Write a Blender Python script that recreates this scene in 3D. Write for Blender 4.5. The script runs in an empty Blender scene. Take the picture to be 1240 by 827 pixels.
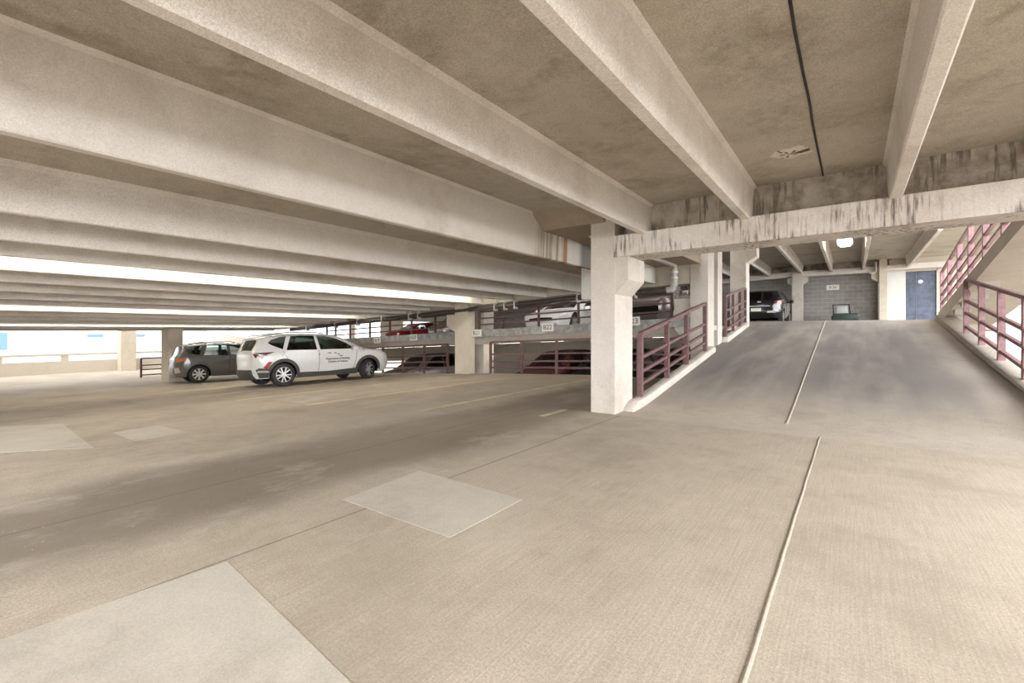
import bpy, bmesh, math, random
from mathutils import Vector, Matrix, geometry
random.seed(7)
C = bpy.context.scene.collection
PI = math.pi

# ------------------------------------------------------------------ camera model
HC = 1.25
FPX = 560.0
AZ = math.radians(36.4)
FW = Vector((-math.sin(AZ), math.cos(AZ)))
RT = Vector((math.cos(AZ), math.sin(AZ)))
def ray(px, py):
    o = px - 620.0
    d = FW * FPX + RT * o
    return Vector((d.x, d.y, 400.0 - py))
def atY(px, py, Y):
    d = ray(px, py); t = Y / d.y
    return Vector((d.x * t, Y, HC + d.z * t))
def xatY(px, Y):
    d = ray(px, 400); return d.x / d.y * Y
def lerp_tab(tab, x):
    if x <= tab[0][0]: return tab[0][1]
    for (a, b), (c, d) in zip(tab, tab[1:]):
        if x <= c: return b + (d - b) * (x - a) / (c - a)
    return tab[-1][1]
FLOOR = [(-60, -.90), (-24, -.90), (-22, -.87), (-20.5, -.80), (-18.5, -.66), (-13.3, -.37), (-10, -.20), (-6, -.03), (-3, 0), (40, 0)]
def zf(x): return lerp_tab(FLOOR, x)
STEM = [(-24, .0), (-22.7, .05), (-21.4, .12), (-20.1, .193), (-18.9, .295), (-17.6, .38), (-16.3, .47), (-15.0, .56),
        (-13.8, .63), (-12.52, .716), (-11.26, .80), (-10.0, .878), (-8.73, .951), (-7.48, .985), (-6.33, 1.09),
        (-4.17, 1.204), (-2.42, 1.38), (8, 1.50)]
def zst(x): return HC + lerp_tab(STEM, x)
def onfloor(px, py):
    d = ray(px, py); z = 0.0
    for _ in range(60):
        t = (z - HC) / d.z
        z = zf(d.x * t)
    return Vector((d.x * t, d.y * t, z))
UP0 = 1.57
def zn(x): return UP0 if x > -2.85 else UP0 + .048 * (x + 2.85)       # floor of the half level behind
def zd(x): return zn(x) - .2
def zl(x): return zn(x) - 2.75                                          # and the one below it
RY0, RY1 = 6.4, 18.3
def zr(y):                                                             # the cross ramp
    u = min(1, max(0, (y - RY0) / (RY1 - RY0)))
    e = .10
    # smooth toe and crest, straight middle
    def q(u):
        if u < e: return u * u / (2 * e)
        if u > 1 - e: return (1 - e) - ((1 - u) ** 2) / (2 * e)
        return u - e / 2
    return UP0 * q(u) / q(1.0)

# ------------------------------------------------------------------ materials
def nt(name):
    m = bpy.data.materials.new(name); m.use_nodes = True
    n = m.node_tree; n.nodes.clear()
    out = n.nodes.new('ShaderNodeOutputMaterial'); b = n.nodes.new('ShaderNodeBsdfPrincipled')
    n.links.new(b.outputs[0], out.inputs[0])
    return m, n, b, out
def N(n, t, **kw):
    x = n.nodes.new(t)
    for k, v in kw.items():
        if k in x.inputs: x.inputs[k].default_value = v
        else: setattr(x, k, v)
    return x
def mixc(n, fac, a, b, mode='MIX'):
    x = n.nodes.new('ShaderNodeMix'); x.data_type = 'RGBA'; x.blend_type = mode
    for s, v in ((0, fac), (6, a), (7, b)):
        if isinstance(v, (int, float)): x.inputs[s].default_value = v
        elif isinstance(v, tuple): x.inputs[s].default_value = (*v, 1) if len(v) == 3 else v
        else: n.links.new(v, x.inputs[s])
    return x.outputs[2]
def ramp(n, src, a, b, va=0.0, vb=1.0):
    x = N(n, 'ShaderNodeMapRange'); x.inputs[1].default_value = a; x.inputs[2].default_value = b
    x.inputs[3].default_value = va; x.inputs[4].default_value = vb; x.interpolation_type = 'SMOOTHSTEP'
    n.links.new(src, x.inputs[0]); return x.outputs[0]
def math_(n, op, a, b=None):
    x = N(n, 'ShaderNodeMath', operation=op)
    for i, v in enumerate((a, b)):
        if v is None: continue
        if isinstance(v, (int, float)): x.inputs[i].default_value = v
        else: n.links.new(v, x.inputs[i])
    return x.outputs[0]
def noise(n, co, scale, detail=4, rough=.6, stretch=None):
    if stretch:
        mp = N(n, 'ShaderNodeMapping'); mp.inputs['Scale'].default_value = stretch
        n.links.new(co, mp.inputs[0]); co = mp.outputs[0]
    x = N(n, 'ShaderNodeTexNoise', Scale=scale, Detail=detail, Roughness=rough)
    n.links.new(co, x.inputs['Vector']); return x.outputs[0]
def objco(n): return N(n, 'ShaderNodeTexCoord').outputs['Object']

def concrete(name, col, dirt=None, var=.35, grain=.22, bump=.15, rough=.85, streak=0, streakcol=(.13, .11, .09), extra=None, dirt_lo=.45, dirt_hi=.75):
    m, n, b, out = nt(name)
    co = objco(n)
    dirt = dirt or tuple(c * .62 for c in col)
    f = ramp(n, noise(n, co, .9, 6, .65), dirt_lo, dirt_hi, 0, var * 2)
    c = mixc(n, f, col, dirt)
    f2 = ramp(n, noise(n, co, 5, 5, .7), .35, .7, 0, var)
    c = mixc(n, f2, c, tuple(min(1, x * 1.18) for x in col))
    g = ramp(n, math_(n, 'ADD', math_(n, 'MULTIPLY', noise(n, co, 260, 1, .8), .5), math_(n, 'MULTIPLY', noise(n, co, 75, 3, .85), .5)), .36, .64, 1 - grain, 1 + grain)
    gm = N(n, 'ShaderNodeMix'); gm.data_type = 'RGBA'; gm.blend_type = 'MULTIPLY'; gm.inputs[0].default_value = 1
    n.links.new(c, gm.inputs[6]); n.links.new(g, gm.inputs[7]); c = gm.outputs[2]
    if streak:
        s = ramp(n, noise(n, co, 1, 4, .6, (24, 24, 2.0)), .47, .63, 0, streak)
        s2 = ramp(n, noise(n, co, 1.7, 3, .5), .38, .58, 0, 1)
        c = mixc(n, math_(n, 'MULTIPLY', s, s2), c, streakcol)
    if extra: c = extra(n, co, c)
    n.links.new(c, b.inputs['Base Color'])
    b.inputs['Roughness'].default_value = rough
    b.inputs['Specular IOR Level'].default_value = .25
    bp = N(n, 'ShaderNodeBump', Strength=bump, Distance=.01)
    n.links.new(noise(n, co, 60, 5, .7), bp.inputs['Height']); n.links.new(bp.outputs[0], b.inputs['Normal'])
    return m
def plain(name, col, rough=.5, metal=0, spec=.5, coat=0, var=.08, scale=30):
    m, n, b, out = nt(name)
    co = objco(n)
    f = ramp(n, noise(n, co, scale, 3), .3, .7, 0, 1)
    n.links.new(mixc(n, f, tuple(c * (1 - var) for c in col), tuple(min(1, c * (1 + var)) for c in col)), b.inputs['Base Color'])
    b.inputs['Roughness'].default_value = rough; b.inputs['Metallic'].default_value = metal
    b.inputs['Specular IOR Level'].default_value = spec; b.inputs['Coat Weight'].default_value = coat
    b.inputs['Coat Roughness'].default_value = .05
    return m
def emit(name, col, s):
    m, n, b, out = nt(name)
    b.inputs['Base Color'].default_value = (*col, 1)
    b.inputs['Emission Color'].default_value = (*col, 1); b.inputs['Emission Strength'].default_value = s
    return m
def glass(name, tint, fac=.10):
    m, n, b, out = nt(name)
    n.nodes.remove(b)
    t = N(n, 'ShaderNodeBsdfTransparent'); t.inputs[0].default_value = (*tint, 1)
    g = N(n, 'ShaderNodeBsdfGlossy'); g.inputs['Roughness'].default_value = .03; g.inputs[0].default_value = (.95, .98, 1, 1)
    lw = N(n, 'ShaderNodeLayerWeight', Blend=.25)
    mx = N(n, 'ShaderNodeMixShader')
    n.links.new(ramp(n, lw.outputs[1], 0, 1, fac, .8), mx.inputs[0])
    n.links.new(t.outputs[0], mx.inputs[1]); n.links.new(g.outputs[0], mx.inputs[2]); n.links.new(mx.outputs[0], out.inputs[0])
    return m

def sepx(n, co):
    s = N(n, 'ShaderNodeSeparateXYZ'); n.links.new(co, s.inputs[0]); return s.outputs
def band(n, v, c, w, soft):       # soft-edged band mask around c
    d = math_(n, 'ABSOLUTE', math_(n, 'SUBTRACT', v, c))
    return ramp(n, d, w + soft, w, 0, 1)
def floor_extra(n, co, c):
    o = sepx(n, co)
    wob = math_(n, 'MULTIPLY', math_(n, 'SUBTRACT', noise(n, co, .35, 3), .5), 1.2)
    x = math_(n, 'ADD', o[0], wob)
    # darker soft-edged lane along the slab joint
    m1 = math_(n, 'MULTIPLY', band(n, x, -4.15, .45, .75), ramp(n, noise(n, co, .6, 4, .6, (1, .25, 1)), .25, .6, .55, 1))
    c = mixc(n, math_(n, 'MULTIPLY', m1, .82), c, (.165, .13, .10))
    # broom finish lines
    br = noise(n, co, 1, 2, .5, (110, 2.2, 1))
    c = mixc(n, ramp(n, br, .35, .7, 0, .25), c, (.26, .22, .17))
    c = mixc(n, ramp(n, noise(n, co, .55, 5, .65), .46, .66, 0, .42), c, (.28, .235, .175))
    c = mixc(n, ramp(n, noise(n, co, 1.3, 6, .7, (1, .6, 1)), .52, .72, 0, .45), c, (.56, .50, .42))
    c = mixc(n, ramp(n, noise(n, co, 9, 5, .8), .60, .72, 0, .35), c, (.25, .21, .16))
    # pale scuffs
    sp = ramp(n, noise(n, co, 2.3, 6, .75), .66, .74, 0, .5)
    c = mixc(n, sp, c, (.62, .56, .47))
    c = mixc(n, ramp(n, noise(n, co, 26, 3, .7), .68, .74, 0, .6), c, (.66, .61, .53))
    c = mixc(n, ramp(n, noise(n, co, 19, 3, .75), .69, .75, 0, .55), c, (.17, .14, .11))
    # hairline joints
    for jx in (-2.75, -4.2):
        c = mixc(n, math_(n, 'MULTIPLY', band(n, o[0], jx, .006, .004), .6), c, (.12, .10, .08))
    return c
def ramp_extra(n, co, c):
    o = sepx(n, co)
    wob = math_(n, 'MULTIPLY', math_(n, 'SUBTRACT', noise(n, co, .5, 3), .5), .8)
    x = math_(n, 'ADD', o[0], wob)
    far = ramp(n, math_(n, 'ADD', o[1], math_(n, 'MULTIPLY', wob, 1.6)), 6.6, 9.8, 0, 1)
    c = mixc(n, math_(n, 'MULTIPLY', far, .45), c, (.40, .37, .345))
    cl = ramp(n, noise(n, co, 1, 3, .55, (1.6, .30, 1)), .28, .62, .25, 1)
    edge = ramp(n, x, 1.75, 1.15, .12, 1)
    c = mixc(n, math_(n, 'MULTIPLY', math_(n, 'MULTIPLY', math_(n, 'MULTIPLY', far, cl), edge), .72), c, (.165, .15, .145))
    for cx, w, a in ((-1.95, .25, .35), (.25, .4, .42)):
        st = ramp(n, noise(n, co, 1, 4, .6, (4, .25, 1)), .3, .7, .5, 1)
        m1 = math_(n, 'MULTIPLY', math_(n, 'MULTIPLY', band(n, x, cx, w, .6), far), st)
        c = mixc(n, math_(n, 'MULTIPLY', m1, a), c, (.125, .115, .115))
    return c
def rust_shadow_extra(n, co, c):
    o = sepx(n, co)
    s = ramp(n, noise(n, co, 1, 3, .5, (1, 16, .6)), .42, .6, 0, .75)
    m1 = math_(n, 'MULTIPLY', s, band(n, o[1], 6.75, .45, .12))
    c = mixc(n, m1, c, (.30, .22, .15))
    c = mixc(n, math_(n, 'MULTIPLY', band(n, o[1], 7.16, .045, .03), .85), c, (.34, .15, .05))
    c = mixc(n, math_(n, 'MULTIPLY', band(n, o[1], 8.2, .35, .25), .75), c, (.06, .055, .05))  # shadow line beside the near column, painted as a near-black band
    return c
M = {}
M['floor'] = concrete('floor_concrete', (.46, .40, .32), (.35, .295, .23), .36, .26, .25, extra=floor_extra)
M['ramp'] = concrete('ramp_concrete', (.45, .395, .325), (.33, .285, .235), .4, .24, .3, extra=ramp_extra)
M['patch'] = concrete('repair_concrete', (.50, .46, .39), (.36, .32, .26), .4, .12, .1)
def soffit_extra(n, co, c):
    c = mixc(n, ramp(n, noise(n, co, 1.6, 7, .72), .55, .70, 0, .55), c, (.22, .18, .13))
    return mixc(n, ramp(n, noise(n, co, 3.1, 6, .7), .56, .7, 0, .4), c, (.53, .49, .42))
M['soffit'] = concrete('soffit_concrete', (.43, .39, .325), (.28, .24, .185), .5, .28, .1, extra=soffit_extra)
M['soffitdirty'] = concrete('stained_soffit_concrete', (.34, .285, .22), (.17, .12, .08), .5, .24, .1)
M['mortar'] = concrete('pale_mortar', (.62, .57, .49), (.45, .40, .33), .4, .25, .3)
M['stem'] = concrete('stem_concrete', (.66, .62, .57), (.46, .41, .35), .36, .22, .08)
M['stemrustshadow'] = concrete('rust_shadow_stem_concrete', (.66, .62, .57), (.48, .43, .37), .30, .14, .08, extra=rust_shadow_extra)
M['beam'] = concrete('streaked_beam_concrete', (.64, .59, .54), (.45, .39, .33), .35, .16, .12, streak=.9, dirt_lo=.4, dirt_hi=.68)
M['web'] = concrete('dirty_web_concrete', (.50, .45, .39), (.24, .20, .16), .6, .2, .15, streak=.85, dirt_lo=.38, dirt_hi=.6)
M['column'] = concrete('column_concrete', (.57, .525, .47), (.40, .355, .30), .45, .24, .1)
M['columnwarm'] = concrete('warm_column_concrete', (.60, .54, .44), (.44, .385, .30), .35, .14, .1)
M['spandrel'] = concrete('spandrel_concrete', (.36, .32, .275), (.25, .22, .19), .4, .2, .1)
M['wall'] = concrete('wall_concrete', (.55, .50, .42), (.42, .37, .30), .3, .16, .1)
M['wallwhite'] = concrete('pale_wall_concrete', (.66, .65, .62), (.52, .50, .47), .3, .12, .1)
M['deck'] = concrete('deck_concrete', (.46, .42, .37), (.33, .30, .26), .35, .18, .15)
M['ground'] = concrete('ground_concrete', (.36, .32, .27), (.3, .26, .22), .3, .1, .1)
M['line'] = concrete('worn_paint', (.66, .58, .37), (.44, .375, .27), .5, .25, .05, dirt_lo=.3, dirt_hi=.6)
M['seal'] = plain('joint_sealant', (.40, .355, .285), .8)
M['sealdark'] = plain('dark_joint_filler', (.035, .032, .03), .9)
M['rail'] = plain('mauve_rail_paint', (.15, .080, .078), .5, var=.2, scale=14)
M['raillit'] = plain('lit_rail_paint', (.235, .128, .133), .5, var=.18, scale=14)  # lit copy of the rail paint, brightness put into the colour
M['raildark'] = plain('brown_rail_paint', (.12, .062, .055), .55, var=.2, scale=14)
M['plate'] = plain('galvanised_plate', (.33, .325, .31), .55, .3, var=.25, scale=6)
M['pipe'] = plain('dull_pipe_iron', (.085, .068, .06), .5, .2, var=.25, scale=9)
M['pipelight'] = plain('pale_pipe', (.50, .47, .44), .5, var=.15)
M['clamp'] = plain('zinc_clamp', (.62, .60, .57), .4, .4)
M['signwhite'] = plain('sign_white', (.78, .76, .70), .5)
M['ink'] = plain('sign_ink', (.03, .028, .026), .6)
M['inkgrey'] = plain('faded_ink', (.20, .18, .15), .6)
M['inkred'] = plain('dull_red_ink', (.20, .10, .10), .6)
M['blue'] = plain('blue_steel', (.08, .095, .135), .42, .3, var=.25, scale=4)
M['steel'] = plain('brushed_steel', (.55, .55, .56), .35, .7)
M['tube'] = emit('fluorescent_tube', (1, .96, .87), 22)
M['tubelow'] = emit('added_lamp_tube', (1, .95, .84), 13)
M['lens'] = emit('lamp_lens', (1, .95, .82), 26)
M['housing'] = plain('lamp_housing', (.7, .7, .68), .5)
M['white'] = plain('white_car_paint', (.78, .765, .74), .25, 0, .5, .6, var=.02)
M['grey'] = plain('grey_car_paint', (.16, .158, .155), .28, .35, .5, .8, var=.04)
M['red'] = plain('red_car_paint', (.30, .012, .015), .25, 0, .5, .8, var=.04)
M['black'] = plain('black_car_paint', (.012, .012, .014), .2, 0, .5, .8, var=.04)
M['maroon'] = plain('maroon_car_paint', (.10, .035, .035), .25, .1, .5, .8, var=.04)
M['taupe'] = plain('taupe_car_paint', (.17, .135, .125), .25, .2, .5, .6, var=.04)
M['trim'] = plain('dark_plastic', (.075, .068, .062), .6)
M['rubber'] = plain('tyre_rubber', (.045, .043, .041), .75, spec=.3)
M['inner'] = plain('black_cavity', (.012, .012, .012), .9, spec=.1)
M['alloy'] = plain('alloy_wheel', (.62, .61, .60), .3, .6)
M['seat'] = plain('seat_fabric', (.05, .05, .055), .85)
M['lampred'] = plain('tail_lamp_red', (.42, .02, .02), .2, coat=.5)
M['lampdark'] = plain('tail_lamp_dark', (.13, .03, .03), .2, coat=.5)
M['lampamber'] = plain('tail_lamp_amber', (.62, .20, .07), .25, coat=.4)
M['lampclear'] = plain('head_lamp_lens', (.7, .7, .72), .15, .2, coat=.5)
M['glass'] = glass('car_glass', (.17, .19, .17), .10)
M['glassclear'] = glass('clear_car_glass', (.72, .80, .80), .10)
M['glassgreen'] = glass('green_car_glass', (.25, .36, .29), .12)
M['glassdark'] = glass('dark_car_glass', (.04, .04, .045), .08)
M['cartgreen'] = plain('dark_green_plastic', (.03, .05, .04), .5)
M['cartgrey'] = plain('grey_tank_plastic', (.42, .42, .42), .5)
M['bldg'] = concrete('far_building_render', (.40, .41, .43), (.36, .37, .40), .2, .05, .02)
M['bldgglass'] = plain('far_window_glass', (.10, .17, .32), .2)

# concrete block wall
def block_mat():
    m, n, b, out = nt('concrete_block')
    tc = objco(n)
    s = N(n, 'ShaderNodeSeparateXYZ'); n.links.new(tc, s.inputs[0])
    cb = N(n, 'ShaderNodeCombineXYZ'); n.links.new(s.outputs[0], cb.inputs[0]); n.links.new(s.outputs[2], cb.inputs[1])
    br = N(n, 'ShaderNodeTexBrick', Scale=1.0)
    br.inputs['Color1'].default_value = (.285, .265, .25, 1); br.inputs['Color2'].default_value = (.325, .305, .285, 1)
    br.inputs['Mortar'].default_value = (.42, .395, .37, 1); br.inputs['Mortar Size'].default_value = .012
    br.inputs['Brick Width'].default_value = .42; br.inputs['Row Height'].default_value = .205
    n.links.new(cb.outputs[0], br.inputs['Vector'])
    f = ramp(n, noise(n, tc, 1.2, 5), .4, .75, 0, .5)
    n.links.new(mixc(n, f, br.outputs['Color'], (.17, .155, .145)), b.inputs['Base Color'])
    b.inputs['Roughness'].default_value = .9
    bp = N(n, 'ShaderNodeBump', Strength=.4, Distance=.01, invert=True)
    n.links.new(br.outputs['Fac'], bp.inputs['Height']); n.links.new(bp.outputs[0], b.inputs['Normal'])
    return m
M['block'] = block_mat()

# ------------------------------------------------------------------ mesh helpers
def link(name, bm, mats, parent=None, smooth=None, loc=None):
    me = bpy.data.meshes.new(name); bm.to_mesh(me); bm.free()
    for mm in (mats if isinstance(mats, (list, tuple)) else [mats]): me.materials.append(M[mm] if isinstance(mm, str) else mm)
    if smooth is not None:
        for p in me.polygons: p.use_smooth = True
        me.set_sharp_from_angle(angle=math.radians(smooth))
    o = bpy.data.objects.new(name, me); C.objects.link(o)
    if parent: o.parent = parent
    if loc: o.location = loc
    return o
def tag(o, label=None, cat=None, group=None, kind=None):
    if label: o['label'] = label
    if cat: o['category'] = cat
    if group: o['group'] = group
    if kind: o['kind'] = kind
    return o
def empty(name, mat=None, loc=None):
    o = bpy.data.objects.new(name, None); C.objects.link(o); o.empty_display_size = .2
    if mat is not None: o.matrix_world = mat
    if loc is not None: o.location = loc
    return o
def quadbox(bm, c8, mi=0):
    v = [bm.verts.new(c) for c in c8]
    for f in ((0, 3, 2, 1), (4, 5, 6, 7), (0, 1, 5, 4), (1, 2, 6, 5), (2, 3, 7, 6), (3, 0, 4, 7)):
        bm.faces.new([v[i] for i in f]).material_index = mi
def box(bm, x0, x1, y0, y1, z0, z1, mi=0):
    quadbox(bm, [(x0, y0, z0), (x1, y0, z0), (x1, y1, z0), (x0, y1, z0), (x0, y0, z1), (x1, y0, z1), (x1, y1, z1), (x0, y1, z1)], mi)
def bar(bm, p, q, w, h, mi=0, ref=Vector((0, 0, 1))):
    p, q = Vector(p), Vector(q); d = (q - p).normalized()
    s = d.cross(ref)
    if s.length < 1e-4: s = Vector((1, 0, 0))
    s.normalize(); u = s.cross(d).normalized()
    a, b = s * w / 2, u * h / 2
    quadbox(bm, [p - a - b, p + a - b, q + a - b, q - a - b, p - a + b, p + a + b, q + a + b, q - a + b], mi)
def tube(bm, pts, r, n=12, mi=0, cap=True):
    pts = [Vector(p) for p in pts]; rings = []
    for i, p in enumerate(pts):
        d = ((pts[min(i + 1, len(pts) - 1)] - p).normalized() + (p - pts[max(i - 1, 0)]).normalized())
        d.normalize()
        ref = Vector((0, 0, 1)) if abs(d.z) < .9 else Vector((1, 0, 0))
        if i: ref = ref if abs(ref.dot(d)) < .95 else Vector((0, 1, 0))
        s = d.cross(ref).normalized(); u = s.cross(d)
        rings.append([bm.verts.new(p + s * r * math.cos(2 * PI * k / n) + u * r * math.sin(2 * PI * k / n)) for k in range(n)])
    for a, b in zip(rings, rings[1:]):
        # align the rings
        best = min(range(n), key=lambda sft: sum((a[k].co - b[(k + sft) % n].co).length for k in range(n)))
        for k in range(n):
            f = bm.faces.new((a[k], a[(k + 1) % n], b[(k + 1 + best) % n], b[(k + best) % n])); f.material_index = mi
    if cap:
        for rr in (rings[0], rings[-1]):
            try: bm.faces.new(rr).material_index = mi
            except ValueError: pass
    bmesh.ops.recalc_face_normals(bm, faces=bm.faces)
def prism(bm, poly, axis, a, b, mi=0):
    """poly of 2D points extruded along axis between a and b ('x': (y,z), 'y': (x,z), 'z': (x,y))"""
    def P(u, v, t): return {'x': (t, u, v), 'y': (u, t, v), 'z': (u, v, t)}[axis]
    A = [bm.verts.new(P(u, v, a)) for u, v in poly]; B = [bm.verts.new(P(u, v, b)) for u, v in poly]
    fs = [bm.faces.new(A), bm.faces.new(B)]
    for i in range(len(poly)): fs.append(bm.faces.new((A[i], A[(i + 1) % len(A)], B[(i + 1) % len(A)], B[i])))
    for f in fs: f.material_index = mi
    bmesh.ops.recalc_face_normals(bm, faces=fs)
def bevel(bm, w, seg=2, ang=40):
    es = [e for e in bm.edges if len(e.link_faces) == 2 and e.calc_face_angle(0) > math.radians(ang)]
    bmesh.ops.bevel(bm, geom=es, offset=w, segments=seg, affect='EDGES', profile=.5)
def slabmesh(xs, y0, y1, ztop, thick, sub=None):
    """slab sheet following ztop(x), with thickness"""
    bm = bmesh.new(); ys = [y0, y1]
    top = [[bm.verts.new((x, y, ztop(x))) for y in ys] for x in xs]
    bot = [[bm.verts.new((x, y, ztop(x) - thick)) for y in ys] for x in xs]
    for i in range(len(xs) - 1):
        bm.faces.new((top[i][0], top[i + 1][0], top[i + 1][1], top[i][1]))
        bm.faces.new((bot[i][0], bot[i][1], bot[i + 1][1], bot[i + 1][0]))
        bm.faces.new((bot[i][0], bot[i + 1][0], top[i + 1][0], top[i][0]))
        bm.faces.new((bot[i][1], top[i][1], top[i + 1][1], bot[i + 1][1]))
    for i in (0, -1): bm.faces.new((bot[i][0], bot[i][1], top[i][1], top[i][0]))
    bmesh.ops.recalc_face_normals(bm, faces=bm.faces)
    return bm
def text(name, body, mat, size, mtx, parent, ext=.002):
    cu = bpy.data.curves.new(name, 'FONT'); cu.body = body; cu.size = size; cu.extrude = ext
    cu.align_x = 'CENTER'; cu.align_y = 'CENTER'; cu.materials.append(M[mat])
    t = bpy.data.objects.new('tmp', cu); C.objects.link(t)
    dg = bpy.context.evaluated_depsgraph_get(); me = bpy.data.meshes.new_from_object(t.evaluated_get(dg))
    bpy.data.objects.remove(t); bpy.data.curves.remove(cu); me.name = name
    o = bpy.data.objects.new(name, me); C.objects.link(o); o.parent = parent; o.matrix_local = mtx
    return o

def zp(x): return HC + .93 + .058 * (x + 6.4) if x < -6.4 else HC + .93 + .03 * (x + 6.4)
YB, YR = -3.0, 12.0            # bay of the parking level: back edge, railing line
XR, XL = 3.2, -24.6
# ------------------------------------------------------------------ setting: floors
fx = sorted(set([XR, -2.85] + [a for a, b in FLOOR if -32 < a < -2.85] + [-31.8, -8, -12, -16, -20]))
fl = [x for x in fx if x <= -2.85]
bm = slabmesh(fl, YB, YR + .05, zf, .30)
b2 = slabmesh([-2.85, XR], YB, RY0, zf, .30)
me_t = bpy.data.meshes.new('t'); b2.to_mesh(me_t); b2.free(); bm.from_mesh(me_t); bpy.data.meshes.remove(me_t)
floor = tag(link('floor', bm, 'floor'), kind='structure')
def patch(pts, nm='repair_patch', mat='patch', th=.002):
    bm = bmesh.new()
    P = [Vector(p) for p in pts]
    # subdivide along x so that it follows the floor
    vs = [bm.verts.new(p) for p in P]
    bm.faces.new(vs)
    for x, _ in FLOOR:
        bmesh.ops.bisect_plane(bm, geom=bm.verts[:] + bm.edges[:] + bm.faces[:], plane_co=(x, 0, 0), plane_no=(1, 0, 0))
    for v in bm.verts: v.co.z = zf(v.co.x) + th
    r = bmesh.ops.extrude_face_region(bm, geom=bm.faces[:])
    for g in r['geom']:
        if isinstance(g, bmesh.types.BMVert): g.co.z -= th + .003
    bmesh.ops.recalc_face_normals(bm, faces=bm.faces)
    return link(nm, bm, mat, floor)
a, b, c = onfloor(275, 680), onfloor(0, 775), onfloor(425, 827)
b = a + (b - a) * 1.5; c = a + (c - a) * 1.6
patch([a, b, b + c - a, c])
patch([onfloor(415, 605), onfloor(508, 570), onfloor(632, 605), onfloor(545, 651)])
a, b, c = onfloor(75, 513), onfloor(113, 542), onfloor(0, 517)
c = a + (c - a) * 2.2
patch([a, b, b + c - a, c])
patch([onfloor(137, 524), onfloor(190, 515), onfloor(227, 523), onfloor(163, 534)])
patch([onfloor(335, 484), onfloor(366, 479), onfloor(398, 482), onfloor(366, 488)])
for x0, y0, y1 in ((-5.6, 5.0, 10.8), (-8.1, 4.6, 10.8), (-10.5, 4.4, 10.8), (-12.75, 4.2, 10.8), (-15.6, 4.2, 10.8), (-3.72, 5.7, 6.4)):
    patch([(x0, y0, 0), (x0 + .10, y0, 0), (x0 + .10, y1, 0), (x0, y1, 0)], 'parking_line', 'line', .003)
bm = bmesh.new()
ys = [1.0 + .25 * i for i in range(23)]
tube(bm, [(-.312 + random.uniform(-.0025, .0025), y, -.001) for y in ys], .010, 8)
tag(link('joint_seal', bm, 'seal', floor, 40), 'pale raised joint seal running to the ramp foot')

# the cross ramp
bm = bmesh.new()
n = 40; X0, X1 = -2.85, 2.25
rows = []
for i in range(n + 1):
    y = RY0 + (RY1 - RY0) * i / n; rows.append((y, zr(y)))
poly = rows + [(RY1, zr(RY1) - .35), (RY0, -.3)]
prism(bm, poly, 'x', X0, X1)
rampo = tag(link('ramp_floor', bm, 'ramp', smooth=30), kind='structure')
bm = bmesh.new()
tube(bm, [(-.70 + random.uniform(-.003, .003), y, zr(y)) for y in [7.0 + .3 * i for i in range(37)]], .014, 8)
link('joint_seal', bm, 'seal', rampo, 40)
# curbs
def curb(name, x0, x1, y0, y1, h, mat='column', round_end=False):
    bm = bmesh.new(); k = 24
    pts = [(y0 + (y1 - y0) * i / k) for i in range(k + 1)]
    top = [(y, zr(y) + (h if i or not round_end else .03)) for i, y in enumerate(pts)]
    poly = top + [(y1, zr(y1) - .1), (y0, -.05)]
    prism(bm, poly, 'x', x0, x1); bevel(bm, .03, 2, 60)
    return tag(link(name, bm, mat, smooth=40), kind='structure')
curb('ramp_curb', -2.86, -2.68, 6.75, 12.0, .13, round_end=True)
curb('ramp_curb', -2.86, -2.68, 13.35, 16.5, .13)
curb('ramp_curb', 1.86, 2.25, 5.6, 17.6, .15, 'spandrel')

# the half level behind and the one below it
bm = slabmesh([-40, -2.85], YR + .12, 28.6, zd, .12)
tag(link('floor', bm, 'deck'), kind='structure')
bm = slabmesh([-2.85, 5.2], RY1, 28.6, zn, .30)
tag(link('floor', bm, 'ramp'), kind='structure')
bm = slabmesh([-40, -2.4], YR + .02, 28.6, zl, .26)
tag(link('floor', bm, 'deck'), kind='structure')
# ground outside
bm = bmesh.new(); box(bm, -120, 90, -60, 120, -4.6, -4.3)
tag(link('ground', bm, 'ground'), kind='structure')
bm = bmesh.new(); box(bm, 3.6, 40, -40, 60, -1.1, -.6)
tag(link('ground', bm, 'ground'), kind='structure')

# ------------------------------------------------------------------ setting: ceiling
SD = .43
SOFF = [(-24, HC + SD), (-6.5, HC + 1.09 + SD), (-5.2, HC + 1.72), (-4.17, HC + 1.88), (-2.42, HC + 1.81), (8, HC + 1.95)]
def zsoff(x): return zst(x) + SD if x < -6.4 else lerp_tab(SOFF, x)
def zslab(x): return zsoff(x) + .12
sx = sorted(set([XL] + [a for a, b in STEM if a < -2.9] + [-3.0, -5.2, -6.5]))
bm = slabmesh(sx, YB, YR + .05, zslab, .12)
b2 = slabmesh([-3.0, -2.42, XR], YB, 6.75, zslab, .12)
me_t = bpy.data.meshes.new('t'); b2.to_mesh(me_t); b2.free(); bm.from_mesh(me_t); bpy.data.meshes.remove(me_t)
ceil = tag(link('ceiling', bm, 'soffit'), kind='structure')
bm = bmesh.new()
zz = zsoff(-.28)
pts = [(-.285 + random.uniform(-.004, .004), -6.9 + .3 * i) for i in range(46)]
for (xa, ya), (xb, yb) in zip(pts, pts[1:]):
    bar(bm, (xa, ya, zz - .002), (xb, yb + .01, zz - .002), .017, .016)
tag(link('joint_filler', bm, 'sealdark', ceil), 'black filler in the ceiling joint')
bm = bmesh.new()
c0 = Vector((-.53, 5.55, zz)); k = 22
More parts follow.
